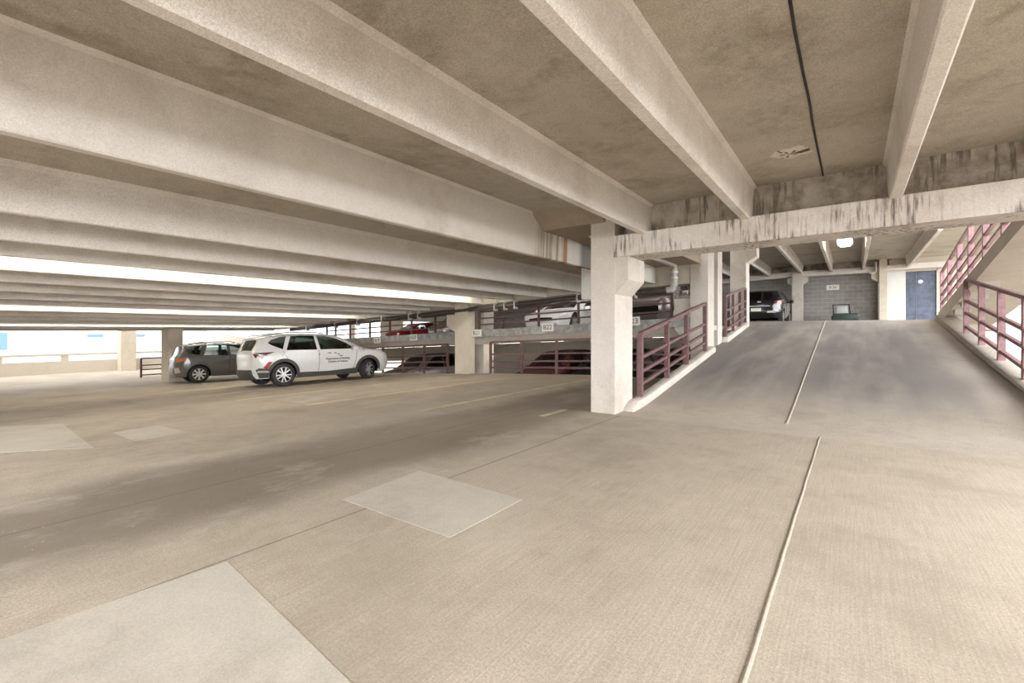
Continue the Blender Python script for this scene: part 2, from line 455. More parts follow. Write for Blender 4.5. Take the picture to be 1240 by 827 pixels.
ring = [bm.verts.new(c0 + Vector(((.20 if abs(math.cos(2*PI*i/k)) > .0 else .2) * math.cos(2 * PI * i / k) * random.uniform(.85, 1.2), .16 * math.sin(2 * PI * i / k) * random.uniform(.8, 1.25), -.003))) for i in range(k)]
cen = bm.verts.new(c0 + Vector((0, 0, -.018)))
mid = [bm.verts.new(c0 + (v.co - c0) * .55 + Vector((0, 0, -.014 + random.uniform(-.006, .004)))) for v in ring]
for i in range(k):
    bm.faces.new((ring[i], ring[(i + 1) % k], mid[(i + 1) % k], mid[i])).material_index = 0 if i % 7 else 1
    bm.faces.new((mid[i], mid[(i + 1) % k], cen)).material_index = 1 if i % 3 == 0 else 0
link('mortar_patch', bm, ['mortar', 'pipe'], ceil)

def stem(xc, zb, y0, y1, mat='stem', name='ceiling_beam'):
    bm = bmesh.new(); h = (zsoff(xc) - zb if y0 == YB else SD) + .03
    poly = [(xc - .055, zb), (xc + .055, zb), (xc + .075, zb + h - .07), (xc + .13, zb + h), (xc - .13, zb + h), (xc - .075, zb + h - .07)]
    prism(bm, poly, 'y', y0, y1)
    bevel(bm, .012, 1, 60)
    return tag(link(name, bm, mat), kind='structure')
for x in (-2.42, -1.09, .37, 1.8, 3.05):
    stem(x, zst(x), YB, 6.60)
for x, z in STEM[1:-2]:
    stem(x, zst(x), YB, 11.85, 'stemrustshadow' if x == -4.17 else 'stem')
# thickened slab strip beside the near column, and the cross beam the ceiling beams end on
bm = bmesh.new(); prism(bm, [(6.0, HC + 1.93), (6.4, HC + 1.63), (11.95, HC + 1.63), (11.95, HC + 1.95)], 'x', -4.14, -3.0)
tag(link('ceiling_slab', bm, 'soffitdirty'), kind='structure')
bm = slabmesh([-24.2, -6.4, -3.26], 11.86, 12.3, lambda x: zp(x) + 1.0, .86)
tag(link('cross_beam', bm, 'wall'), kind='structure')
# edge beam that closes the ceiling over the open end
bm = bmesh.new(); box(bm, XL - .1, XL + .25, YB, YR + .1, zst(-24) - .02, zst(-24) + .65)
tag(link('edge_beam', bm, 'wall'), kind='structure')

# ledger beam over the foot of the ramp (ledge + web)
def ledger(name, x0, x1, yf, zb0, zb1, ledge_h, web_top, m1, m2, wy=.18, ty=.55):
    o = None
    bm = bmesh.new()
    def zz(x, base): return base + (zb1 - zb0) * (x - x0) / (x1 - x0)
    xs = [x0, x1]
    quadbox(bm, [(x0, yf, zz(x0, zb0)), (x1, yf, zz(x1, zb0)), (x1, yf + ty, zz(x1, zb0)), (x0, yf + ty, zz(x0, zb0)),
                 (x0, yf, zz(x0, zb0 + ledge_h)), (x1, yf, zz(x1, zb0 + ledge_h)), (x1, yf + ty, zz(x1, zb0 + ledge_h)), (x0, yf + ty, zz(x0, zb0 + ledge_h))])
    bevel(bm, .018, 2, 60)
    o = tag(link(name, bm, m1), kind='structure')
    bm = bmesh.new()
    a = zb0 + ledge_h - .01
    quadbox(bm, [(x0 + .1, yf + wy, zz(x0, a)), (x1, yf + wy, zz(x1, a)), (x1, yf + ty, zz(x1, a)), (x0 + .1, yf + ty, zz(x0, a)),
                 (x0 + .1, yf + wy, web_top(x0)), (x1, yf + wy, web_top(x1)), (x1, yf + ty, web_top(x1)), (x0 + .1, yf + ty, web_top(x0))])
    w = link('beam_web', bm, m2, o)
    return o
ledger('ledger_beam', -2.86, 3.3, 6.42, HC + 1.085, HC + 1.155, .315, lambda x: zsoff(x) + .03, 'beam', 'web')
# next ramp up, over this ramp
bm = bmesh.new()
prism(bm, [(6.75, 3.02), (7.2, 3.02), (RY1 - 1.2, 4.45), (RY1 + .1, 4.45), (RY1 + .1, 4.7), (7.0, 3.27), (6.75, 3.27)], 'x', -2.85, 1.9)
tag(link('ceiling', bm, 'soffit'), kind='structure')

# ------------------------------------------------------------------ setting: columns
def column(x0, x1, y0, y1, z0, z1, mat='column', corbel=None, label=None):
    bm = bmesh.new(); box(bm, x0, x1, y0, y1, z0, z1)
    bevel(bm, .02, 1, 60)
    for (side, zt, reach, h, ca, cb) in (corbel or []):
        xs = x1 if side > 0 else x0
        e = .01 * side
        prism(bm, [(xs - e, zt), (xs + reach * side, zt), (xs + reach * side, zt - h * .61), (xs - e, zt - h)], 'y', ca, cb)
    return tag(link('concrete_column', bm, mat), kind='structure')
column(-3.24, -2.85, 6.44, 7.12, -.1, HC + 1.9, 'column', [(1, HC + 1.085, .20, .56, 6.455, 7.10)])
column(-3.25, -2.83, 11.85, 12.45, -.3, 4.5, 'column', [(-1, HC + .80, .42, 1.25, 11.95, 12.42)])
column(-3.25, -2.83, 12.85, 13.35, -.3, 4.5, 'column')
column(-3.25, -2.78, 16.5, 17.1, -.3, 4.6, 'column', [(1, HC + 2.72, .30, .55, 16.55, 17.05)])
xb0, xb1 = -11.05, -10.45
column(xb0, xb1, 11.67, 12.02, -2.8, HC + .95, 'columnwarm', [(-1, HC + .54, .42, .62, 11.69, 12.0)])
column(xb0, xb1, 12.50, 13.05, -2.8, HC + 1.6, 'column')
column(-23.4, -22.55, 6.9, 7.4, -1.0, HC + .12, 'columnwarm')
column(-31.6, -30.9, 7.35, 8.0, -1.0, HC + .15, 'columnwarm')
column(2.75, 3.25, 6.3, 6.9, -.1, 3.2)

# ------------------------------------------------------------------ setting: spandrel of the half level
def zsp(x): return zn(x) - .0
def strip(name, xs, y0, y1, ztop, h, mat, parent=None, kind='structure'):
    o = link(name, slabmesh(xs, y0, y1, ztop, h), mat, parent)
    if kind and not parent: tag(o, kind=kind)
    return o
for xa, xb in ((-10.45, -3.25), (-34, -11.05)):
    strip('spandrel_beam', [xa, xb], 12.02, 12.42, lambda x: zn(x) - .20, .245, 'spandrel')
    strip('edge_trim', [xa, xb], 11.93, 12.40, lambda x: zn(x) + .035, .235, 'plate')
strip('sloped_beam', [-40, -20], 12.3, 12.7, lambda x: 1.62 - .075 * (x + 40) + (.0), .33, 'wall')

strip('downstand_beam', [-24, -3.3], 18.7, 19.0, lambda x: zd(x) - .10, .95, 'wall')
# far wall of the upper half level
YW = 28.5
bm = bmesh.new(); box(bm, -24, .98, YW, YW + .2, .2, 4.9)
tag(link('wall_far', bm, 'block'), kind='structure')
bm = bmesh.new(); box(bm, .98, 1.98, YW - .25, YW + .2, 1.2, 4.9)
tag(link('wall_right', bm, 'wallwhite'), kind='structure')
bm = bmesh.new(); box(bm, 3.05, 9.0, YW - .2, YW + .2, 1.2, 4.9)
box(bm, 1.9, 3.1, YW - .2, YW + .2, 3.98, 4.9)
tag(link('wall_right', bm, 'wall'), kind='structure')
# the far facade, open bays between spandrels
bm = slabmesh([-46, -24], YW, YW + .25, lambda x: zn(x) + .45, 1.7)
tag(link('wall_far', bm, 'wall'), kind='structure')
bm = slabmesh([-24, -2.4], YW, YW + .25, lambda x: .25, 3.5)
tag(link('wall_far', bm, 'wall'), kind='structure')
for xa, xb in ((-36.9, -33.6), (-41.8, -41.0), (-29.4, -28.9), (-26.2, -24)):
    bm = slabmesh([xa, xb], YW + .02, YW + .22, lambda x: 3.2, 3.3); tag(link('wall_far', bm, 'wall'), kind='structure')
for xa, xb in ((-33.2, -32.6), (-27.5, -24)):
    bm = slabmesh([xa, xb], YW + .02, YW + .22, lambda x: zn(x) - 1.1, 2.4); tag(link('wall_far', bm, 'wall'), kind='structure')
# ceiling over the half level
def zc2(x): return (4.12 if x > -2.85 else 4.12 + .055 * (x + 2.85)) + .43 + .12
bm = slabmesh([-46, -2.85], YR + .2, 28.7, zc2, .12)
b2 = slabmesh([-2.85, 5.2], RY1 - .6, 28.7, zc2, .12)
me_t = bpy.data.meshes.new('t'); b2.to_mesh(me_t); b2.free(); bm.from_mesh(me_t); bpy.data.meshes.remove(me_t)
tag(link('ceiling', bm, 'soffit'), kind='structure')
for x in (-2.10, -.86, .40, 2.02):
    stem(x, 4.12, RY1 - .3, 27.75)
for i in range(13):
    x = -3.55 - 1.5 * i
    stem(x, zc2(x) - .55, 13.1, 28.2)
bm = bmesh.new()
for xa, xb in ((-2.05, .98), (1.26, 3.3)): pass
ledger('ledger_beam', -2.05, .98, 27.6, 3.98, 3.98, .27, lambda x: 4.58, 'stem', 'web', .15, .5)
ledger('ledger_beam', 1.26, 3.4, 27.6, 4.03, 4.06, .24, lambda x: 4.58, 'stem', 'wall', .15, .5)
ledger('ledger_beam', -9.0, -2.5, 27.6, 3.72, 3.98, .27, lambda x: 4.5, 'stem', 'web', .15, .5)
column(-2.50, -2.05, 27.45, 28.0, 1.2, 4.6, 'column', [(1, 3.97, .22, .4, 27.6, 28.0), (-1, 3.93, .22, .4, 27.6, 28.0)])
column(.98, 1.26, 27.3, 27.9, 1.2, 4.6, 'columnwarm', [(-1, 3.97, .28, .5, 27.5, 27.9)])
bm = bmesh.new(); tube(bm, [(.86, 27.40, 4.42), (.86, 27.40, 4.0), (.80, 27.40, 3.94), (.62, 27.40, 3.93)], .045, 10)
tag(link('conduit_pipe', bm, 'pipelight', smooth=40), 'pale bent conduit beside the far column under the beam', 'pipe')
# blue steel doors
dr = empty('door_1', loc=(1.98, YW - .1, UP0)); tag(dr, kind='structure')
for i, (xa, xb) in enumerate(((0, .38), (.385, .66), (.665, 1.06))):
    bm = bmesh.new(); box(bm, xa, xb, -.03 * (i == 1), .04, 0.01, 2.40); bevel(bm, .008, 1)
    link('door_leaf', bm, 'blue', dr)
bm = bmesh.new(); box(bm, -.03, .0, -.08, .06, 0, 2.46); box(bm, 1.06, 1.10, -.08, .06, 0, 2.46); box(bm, -.03, 1.10, -.08, .06, 2.41, 2.48)
link('door_frame', bm, 'inner', dr)
bm = bmesh.new()
bmesh.ops.create_cone(bm, cap_ends=True, segments=24, radius1=.085, radius2=.085, depth=.015, matrix=Matrix.Translation((.53, -.045, 1.93)) @ Matrix.Rotation(PI / 2, 4, 'X'))
d_ = link('door_sign', bm, 'steel', dr); d_['label'] = 'small round grey sign on the blue door'

# open-side parapets, plus two added tall walls that block the sky
bm = bmesh.new(); box(bm, 3.3, 3.5, YB, 9.5, -.4, .55); tag(link('wall_right', bm, 'wall'), kind='structure')
bm = bmesh.new(); box(bm, -9, XR, YB - .25, YB, -1.2, .35); tag(link('wall_back', bm, 'wall'), kind='structure')
bm = bmesh.new(); box(bm, -31.8, -9, YB - .25, YB, -1.2, 9); tag(link('wall_back', bm, 'wall'), kind='structure')  # added tall wall out of view, screens the open end from bright sky
bm = bmesh.new(); box(bm, XL - .1, XL + .2, YB, 29, 1.85, 9); tag(link('wall_left', bm, 'wall'), kind='structure')  # added upper wall out of view, keeps sky light off the open end
bm = bmesh.new(); box(bm, -31.85, -31.6, YB, 18, -1.2, -.28)
box(bm, -31.82, -31.63, YB, 18, -.02, .09)
for y in (-1.1, 1.05, 2.95, 5.2): box(bm, -31.8, -31.65, y, y + .28, -.3, 0)
tag(link('wall_left', bm, 'wall'), kind='structure')

# ------------------------------------------------------------------ railings
def railing(name, base, posts, hs, mat, label, cat='railing', pw=.07, rw=.05, top=None, axis='y', group=None, rail_ext=(0, 0), toph=.06, x_post_off=0):
    """base(s) -> Vector along the run; posts: list of s; hs: rail heights over the base line"""
    p0 = base(posts[0]); t = empty(name, loc=p0)
    tag(t, label, cat, group)
    for s in posts:
        b = base(s) - p0; h = (top(s) - base(s).z) if top else hs[-1]
        bm = bmesh.new(); box(bm, b.x - pw / 2, b.x + pw / 2, b.y - pw / 2, b.y + pw / 2, b.z - .01, b.z + h); bevel(bm, .006, 1)
        link('post', bm, mat, t)
    s0, s1 = posts[0] - rail_ext[0], posts[-1] + rail_ext[1]
    k = 10
    for i, h in enumerate(hs):
        bm = bmesh.new()
        if top and i == len(hs) - 1:
            a, b = base(s0) - p0, base(s1) - p0
            a.z = top(s0) - p0.z; b.z = top(s1) - p0.z
            bar(bm, a, b, rw + .03, toph)
        else:
            pts = [base(s0 + (s1 - s0) * q / k) - p0 + Vector((0, 0, h)) for q in range(k + 1)]
            for a, b in zip(pts, pts[1:]): bar(bm, a, b + (b - a) * .01, rw, toph if i == len(hs) - 1 else rw)
        link('top_rail' if i == len(hs) - 1 else 'rail', bm, mat, t)
    return t
H4 = [.21, .41, .64, 1.04]
railing('guard_railing', lambda s: Vector((s, 11.9, zf(s))), [-9.65, -8.40, -7.12, -5.85, -4.6, -3.42], H4, 'rail',
        'maroon metal railing at floor edge between the middle column and near column')
railing('guard_railing', lambda s: Vector((s, 11.88, zf(s))), [-19.0, -17.7, -16.45, -15.2, -14.0, -12.8, -11.6], H4, 'raildark',
        'dark brown metal railing at floor edge in front of the white car')
H3 = [.20, .41, .64]
railing('guard_railing', lambda s: Vector((s, 12.15, zn(s) + .03)), [-10.35, -9.35, -7.92, -6.52, -5.15, -3.8], H3, 'raildark',
        'brown railing on raised floor edge before the parked white upper car', pw=.06, rw=.045)
railing('guard_railing', lambda s: Vector((s, 12.15, zn(s) + .03)), [-19.6, -18.9, -17.8, -16.4, -15.1, -13.8, -12.5, -11.35], H3, 'raildark',
        'brown railing on raised floor edge before the small red car', pw=.06, rw=.045)
railing('guard_railing', lambda s: Vector((-2.78, s, zr(s) + .12)), [7.28, 8.62, 9.86, 11.35], H4, 'rail',
        'mauve metal railing sloping up the ramp curb from the near column', top=lambda s: 1.19 + .168 * (s - 7.28), pw=.08)
railing('guard_railing', lambda s: Vector((-2.78, s, zr(s) + .12)), [13.5, 14.5, 15.5, 16.4], [.2, .45, .7, 1.1], 'rail',
        'mauve metal railing high on the ramp between the two bright columns', pw=.07)
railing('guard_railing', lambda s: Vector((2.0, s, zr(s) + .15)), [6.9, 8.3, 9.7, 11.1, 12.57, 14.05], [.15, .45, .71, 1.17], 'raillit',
        'brightly lit metal railing on the curb along the ramp at the open side', pw=.09, rw=.055)
railing('guard_railing', lambda s: Vector((-26.0, s, zf(-26))), [6.9, 8.2, 9.5, 10.8], [.12, .36, .56, .88], 'raildark',
        'small brown railing beside the far left column and the grey car')

# raised walkway beside the ramp, rising towards the viewer
def zw(y): return UP0 + .06 + .152 * (RY1 - y)
wk = tag(empty('walkway', loc=(2.3, RY1, UP0)), kind='structure')
bm = bmesh.new(); prism(bm, [(0.1, -.15), (-12.5, zw(RY1 - 12.5) - UP0 - .05), (-12.5, zw(RY1 - 12.5) - UP0 + .17), (0.1, .2)], 'x', -.28, .86)
link('walkway_slab', bm, 'wall', wk)
bm = bmesh.new()
for i in range(5):
    y = -1.0 - i * .95; z = .06 + .152 * (-y) - .03
    prism(bm, [(y - .3, z - .0 + .05), (y + .22, z - .03), (y + .1, z - .22), (y - .05, z - .24)], 'x', -.2, .1)
link('bracket', bm, 'deck', wk)
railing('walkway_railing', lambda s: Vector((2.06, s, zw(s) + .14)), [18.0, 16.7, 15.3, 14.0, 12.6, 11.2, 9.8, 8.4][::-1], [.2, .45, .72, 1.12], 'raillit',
        'brightly lit metal railing climbing the raised walkway above the ramp', pw=.09, rw=.055)

# ------------------------------------------------------------------ pipes, signs, lamps
pp = tag(empty('drain_pipe', loc=(-3.6, 11.72, zp(-3.6))), 'long dark drain pipe hung under the ceiling beam ends', 'pipe')
L0 = pp.location
def rel(pts): return [Vector(p) - L0 for p in pts]
bm = bmesh.new(); tube(bm, rel([(-22, 11.72, zp(-22)), (-14, 11.72, zp(-14)), (-6.4, 11.72, zp(-6.4)), (-3.75, 11.72, zp(-3.75))]), .075, 12)
link('pipe_run', bm, 'pipe', pp, 40)
e = zp(-3.6)
bm = bmesh.new(); tube(bm, rel([(-3.78, 11.72, e), (-3.65, 11.72, e + .02), (-3.6, 11.72, e + .12), (-3.6, 11.72, HC + 1.52), (-3.6, 11.66, HC + 1.62), (-3.6, 11.5, HC + 1.66), (-3.6, 7.2, HC + 1.66)]), .085, 12)
tag(link('pipe_elbow', bm, 'pipelight', pp, 40), 'paler pipe bend rising by the second column')
for x in (-20.5, -18.2, -16.6, -15.0, -13.4, -12.9, -9.3, -8.9, -8.5, -6.3, -4.6):
    bm = bmesh.new(); bar(bm, (x - L0.x, 0, zp(x) - L0.z - .14), (x - L0.x, 0, zp(x) - L0.z + .12), .03, .19)
    bar(bm, (x - L0.x, 0, zp(x) - L0.z + .1), (x - L0.x, 0, zp(x) - L0.z + .3), .015, .02)
    link('hanger', bm, 'clamp', pp)
bm = bmesh.new()
for z in (e + .3, HC + 1.45): bmesh.ops.create_cone(bm, cap_ends=True, segments=14, radius1=.1, radius2=.1, depth=.05, matrix=Matrix.Translation(Vector((-3.6, 11.72, z)) - L0))
link('coupling', bm, 'clamp', pp)

TILT = math.atan(.048)
def stall_sign(px, py, body, label):
    p = atY(px, py, 11.90)
    m = Matrix.Translation((p.x, 11.915, p.z)) @ Matrix.Rotation(-TILT, 4, 'Y')
    t = empty('stall_sign', m); tag(t, label, 'sign', 'stall number plates on the raised floor edge')
    bm = bmesh.new(); box(bm, -.20, .20, -.008, .008, -.115, .115); bevel(bm, .004, 1); link('sign_plate', bm, 'signwhite', t)
    text('lettering', body, 'ink', .20, Matrix.Translation((0, -.012, 0)) @ Matrix.Rotation(PI / 2, 4, 'X') , t)
stall_sign(456.5, 412.2, 'B19', 'white stall plate reading B19 behind the white car bonnet')
stall_sign(500.5, 408.6, 'B20', 'white stall plate reading B20 below the red car')
stall_sign(577, 403.3, 'B21', 'white stall plate reading B21 right of the middle column')
stall_sign(663, 396.4, 'B22', 'white stall plate reading B22 below the white upper car')
stall_sign(766, 389.0, 'B23', 'white stall plate reading B23 half behind the near column')
# compact-only band on the far facade
p = atY(474, 393.5, YW - .02)
sg = tag(empty('wall_sign', Matrix.Translation(p)), 'beige wall board lettered COMPACT ONLY at the far side', 'sign')
bm = bmesh.new(); box(bm, -1.45, 1.4, -.03, .02, -.55, .55); bevel(bm, .01, 1); link('sign_plate', bm, 'wall', sg)
text('lettering', '\u2190COMPACT ONLY\u2192', 'inkgrey', .34, Matrix.Translation((0, -.04, -.02)) @ Matrix.Rotation(PI / 2, 4, 'X'), sg)
# bay sign on the block wall
p = atY(1008.5, 348.0, YW - .02)
sg = tag(empty('bay_sign', Matrix.Translation(p)), 'small white number plate on the grey block wall', 'sign')
bm = bmesh.new(); box(bm, -.27, .27, -.01, .015, -.13, .13); bevel(bm, .004, 1); link('sign_plate', bm, 'signwhite', sg)
text('lettering', 'B 26', 'ink', .16, Matrix.Translation((0, -.014, 0)) @ Matrix.Rotation(PI / 2, 4, 'X'), sg)
# blank board hung left of the near column
p = atY(712, 343, 9.6)
sg = tag(empty('hanging_board', Matrix.Translation(p)), 'blank white board hung from the ceiling behind the near column', 'sign')
bm = bmesh.new(); box(bm, -.16, .32, -.02, .02, -.37, .37)
es = [e_ for e_ in bm.edges if abs((e_.verts[0].co - e_.verts[1].co).y) > .03]
bmesh.ops.bevel(bm, geom=es, offset=.05, segments=4, affect='EDGES', profile=.5); link('board', bm, 'signwhite', sg, 30)
for xh in (-.04, .18):
    bm = bmesh.new(); box(bm, xh - .01, xh + .01, -.01, .01, .36, zst(-5) + SD - p.z); link('hanger', bm, 'clamp', sg)

def lamp(x, y, z, label, group=None, n=1.2, mat='tube'):
    t = tag(empty('fluorescent_lamp', loc=(x, y, z)), label, 'ceiling lamp', group)
    bm = bmesh.new(); prism(bm, [(-.09, -.03), (.09, -.03), (.06, .05), (-.06, .05)], 'y', -n / 2 - .04, n / 2 + .04); link('housing', bm, 'housing', t)
    for sx_ in (-.045, .045):
        bm = bmesh.new(); tube(bm, [(sx_, -n / 2, -.055), (sx_, n / 2, -.055)], .019, 8); link('lamp_tube', bm, mat, t, 40)
    return t
for xs in (-9.55, -15.85, -20.95):
    for y in (.9, 2.5, 4.1, 5.7, 7.3, 8.9, 10.5):
        lamp(xs, y, zst(xs) + SD - .060, 'fluorescent strip lamp tucked high between the ceiling beams', 'strip lamps between the ceiling beams', 1.5)
# added hidden lamps brighten the lower level; then the ramp head lamp
for x in (-4.6, -6.4, -8.2, -10.0, -12.4, -14.2, -16.0, -17.8):
    lamp(x, 13.35, zd(x) - .17, 'added hidden strip lamp under the raised floor', 'added strip lamps under the raised floor', 1.5, 'tubelow')
t = tag(empty('fluorescent_lamp', loc=(-.22, 19.3, 4.26)), 'glowing twin strip lamp between beams above the ramp head', 'ceiling lamp')
bm = bmesh.new(); box(bm, -.22, .22, -.7, .75, .0, .05); box(bm, -.01, .01, -.02, .02, .05, .26); bevel(bm, .01, 1); link('housing', bm, 'housing', t)
for y0, y1 in ((-.68, -.03), (.03, .72)):
    bm = bmesh.new(); prism(bm, [(-.19, 0), (.19, 0), (.14, -.07), (-.14, -.07)], 'y', y0, y1); bevel(bm, .015, 2); link('lens', bm, 'lens', t)

# floor machine by the block wall
ct = tag(empty('utility_cart', loc=atY(1023, 391, 26.3)), 'small dark utility cart with grey box by the block wall', 'cart')
ct.location.z = UP0
bm = bmesh.new(); prism(bm, [(-.5, .12), (.5, .12), (.56, .38), (.5, .46), (-.36, .46), (-.5, .34)], 'y', -.3, .3); bevel(bm, .04, 2); link('chassis', bm, 'cartgreen', ct, 40)
bm = bmesh.new(); prism(bm, [(-.34, .45), (.12, .45), (.10, .80), (-.30, .80)], 'y', -.22, .22); bevel(bm, .03, 2); link('grey_box', bm, 'cartgrey', ct, 40)
bm = bmesh.new(); tube(bm, [(-.42, -.24, .4), (-.44, -.24, .86), (.16, -.24, .86), (.2, -.24, .45)], .022, 8); link('handle', bm, 'inner', ct, 40)
for x in (-.34, .36):
    for y in (-.27, .27):
        bm = bmesh.new(); bmesh.ops.create_cone(bm, cap_ends=True, segments=18, radius1=.12, radius2=.12, depth=.07, matrix=Matrix.Translation((x, y, .12)) @ Matrix.Rotation(PI / 2, 4, 'X'))
        link('wheel', bm, 'rubber', ct, 40)

# ------------------------------------------------------------------ cars
def arc(cx, cz, r, a0, a1, k):
    return [(cx + r * math.cos(a0 + (a1 - a0) * i / k), cz + r * math.sin(a0 + (a1 - a0) * i / k)) for i in range(k + 1)]
def wheel_mesh_tyre(r, w):
    bm = bmesh.new(); k = 36
    prof = [(r * .66, -w / 2 + .01), (r * .80, -w / 2), (r * .94, -w / 2 + .008), (r, -w / 2 + .03), (r, w / 2 - .03), (r * .94, w / 2 - .008), (r * .80, w / 2), (r * .66, w / 2 - .01)]
    rings = [[bm.verts.new((rr * math.cos(2 * PI * i / k), y, rr * math.sin(2 * PI * i / k))) for i in range(k)] for rr, y in prof]
    for a, b in zip(rings, rings[1:]):
        for i in range(k): bm.faces.new((a[i], a[(i + 1) % k], b[(i + 1) % k], b[i]))
    a, b = rings[-1], rings[0]
    for i in range(k): bm.faces.new((a[i], a[(i + 1) % k], b[(i + 1) % k], b[i]))
    bmesh.ops.recalc_face_normals(bm, faces=bm.faces); return bm
def wheel_mesh_rim(r, w, spokes, style):
    """outer face at +y; material 0 bright, 1 dark"""
    bm = bmesh.new(); R = r * .70; y = w / 2 - .012; k = 36
    def ringf(r0, y0, r1, y1, mi):
        A = [bm.verts.new((r0 * math.cos(2 * PI * i / k), y0, r0 * math.sin(2 * PI * i / k))) for i in range(k)]
        B = [bm.verts.new((r1 * math.cos(2 * PI * i / k), y1, r1 * math.sin(2 * PI * i / k))) for i in range(k)]
        for i in range(k): bm.faces.new((A[i], A[(i + 1) % k], B[(i + 1) % k], B[i])).material_index = mi
    ringf(R, y, R * .90, y + .004, 0); ringf(R * .90, y + .004, R * .88, y - .09, 1); ringf(R * .88, y - .09, .01, y - .09, 1)
    ringf(.062, y + .004, .005, y + .006, 0); ringf(.075, y - .05, .062, y + .004, 0)
    for i in range(spokes):
        a = 2 * PI * i / spokes + PI / 2
        m = Matrix.Rotation(-a, 4, 'Y')
        fs = len(bm.verts)
        tmp = bmesh.new()
        if style == 'twin':
            for s in (-1, 1):
                prism(tmp, [(.05, s * .012), (R * .92, s * R * .27), (R * .92, s * R * .27 + s * .034), (.05, s * .012 + s * .03)], 'y', y - .035, y)
        else:
            prism(tmp, [(.04, -.034), (R * .5, -.026), (R * .92, -R * .17), (R * .92, R * .17), (R * .5, .026), (.04, .034)], 'y', y - .04, y)
        tmp.transform(m)
        mt = bpy.data.meshes.new('t'); tmp.to_mesh(mt); tmp.free(); bm.from_mesh(mt); bpy.data.meshes.remove(mt)
    bmesh.ops.recalc_face_normals(bm, faces=bm.faces); return bm

def fill_poly(outer, holes=(), dx=.16, dz=.12):
    bm = bmesh.new()
    es = []
    for loop in [outer] + list(holes):
        vs = [bm.verts.new((x, 0, z)) for x, z in loop]
        for i in range(len(vs)): es.append(bm.edges.new((vs[i], vs[(i + 1) % len(vs)])))
    bmesh.ops.triangle_fill(bm, use_beauty=True, use_dissolve=False, edges=es, normal=(0, -1, 0))
    xs = [p[0] for p in outer]; zs = [p[1] for p in outer]
    x = math.floor(min(xs) / dx) * dx
    while x < max(xs):
        bmesh.ops.bisect_plane(bm, geom=bm.verts[:] + bm.edges[:] + bm.faces[:], plane_co=(x, 0, 0), plane_no=(1, 0, 0)); x += dx
    z = math.floor(min(zs) / dz) * dz
    while z < max(zs):
        bmesh.ops.bisect_plane(bm, geom=bm.verts[:] + bm.edges[:] + bm.faces[:], plane_co=(0, 0, z), plane_no=(0, 0, 1)); z += dz
    return bm
def dense(pts, step=.14):
    out = []
    for a, b in zip(pts, pts[1:]):
        k = max(1, int(math.dist(a, b) / step))
        for i in range(k): out.append((a[0] + (b[0] - a[0]) * i / k, a[1] + (b[1] - a[1]) * i / k))
    return out + [pts[-1]]
def smooth_line(pts, it=1):
    for _ in range(it):
        q = [pts[0]]
        for a, b in zip(pts, pts[1:]):
            q += [(a[0] * .75 + b[0] * .25, a[1] * .75 + b[1] * .25), (a[0] * .25 + b[0] * .75, a[1] * .25 + b[1] * .75)]
        pts = q + [pts[-1]]
    return pts

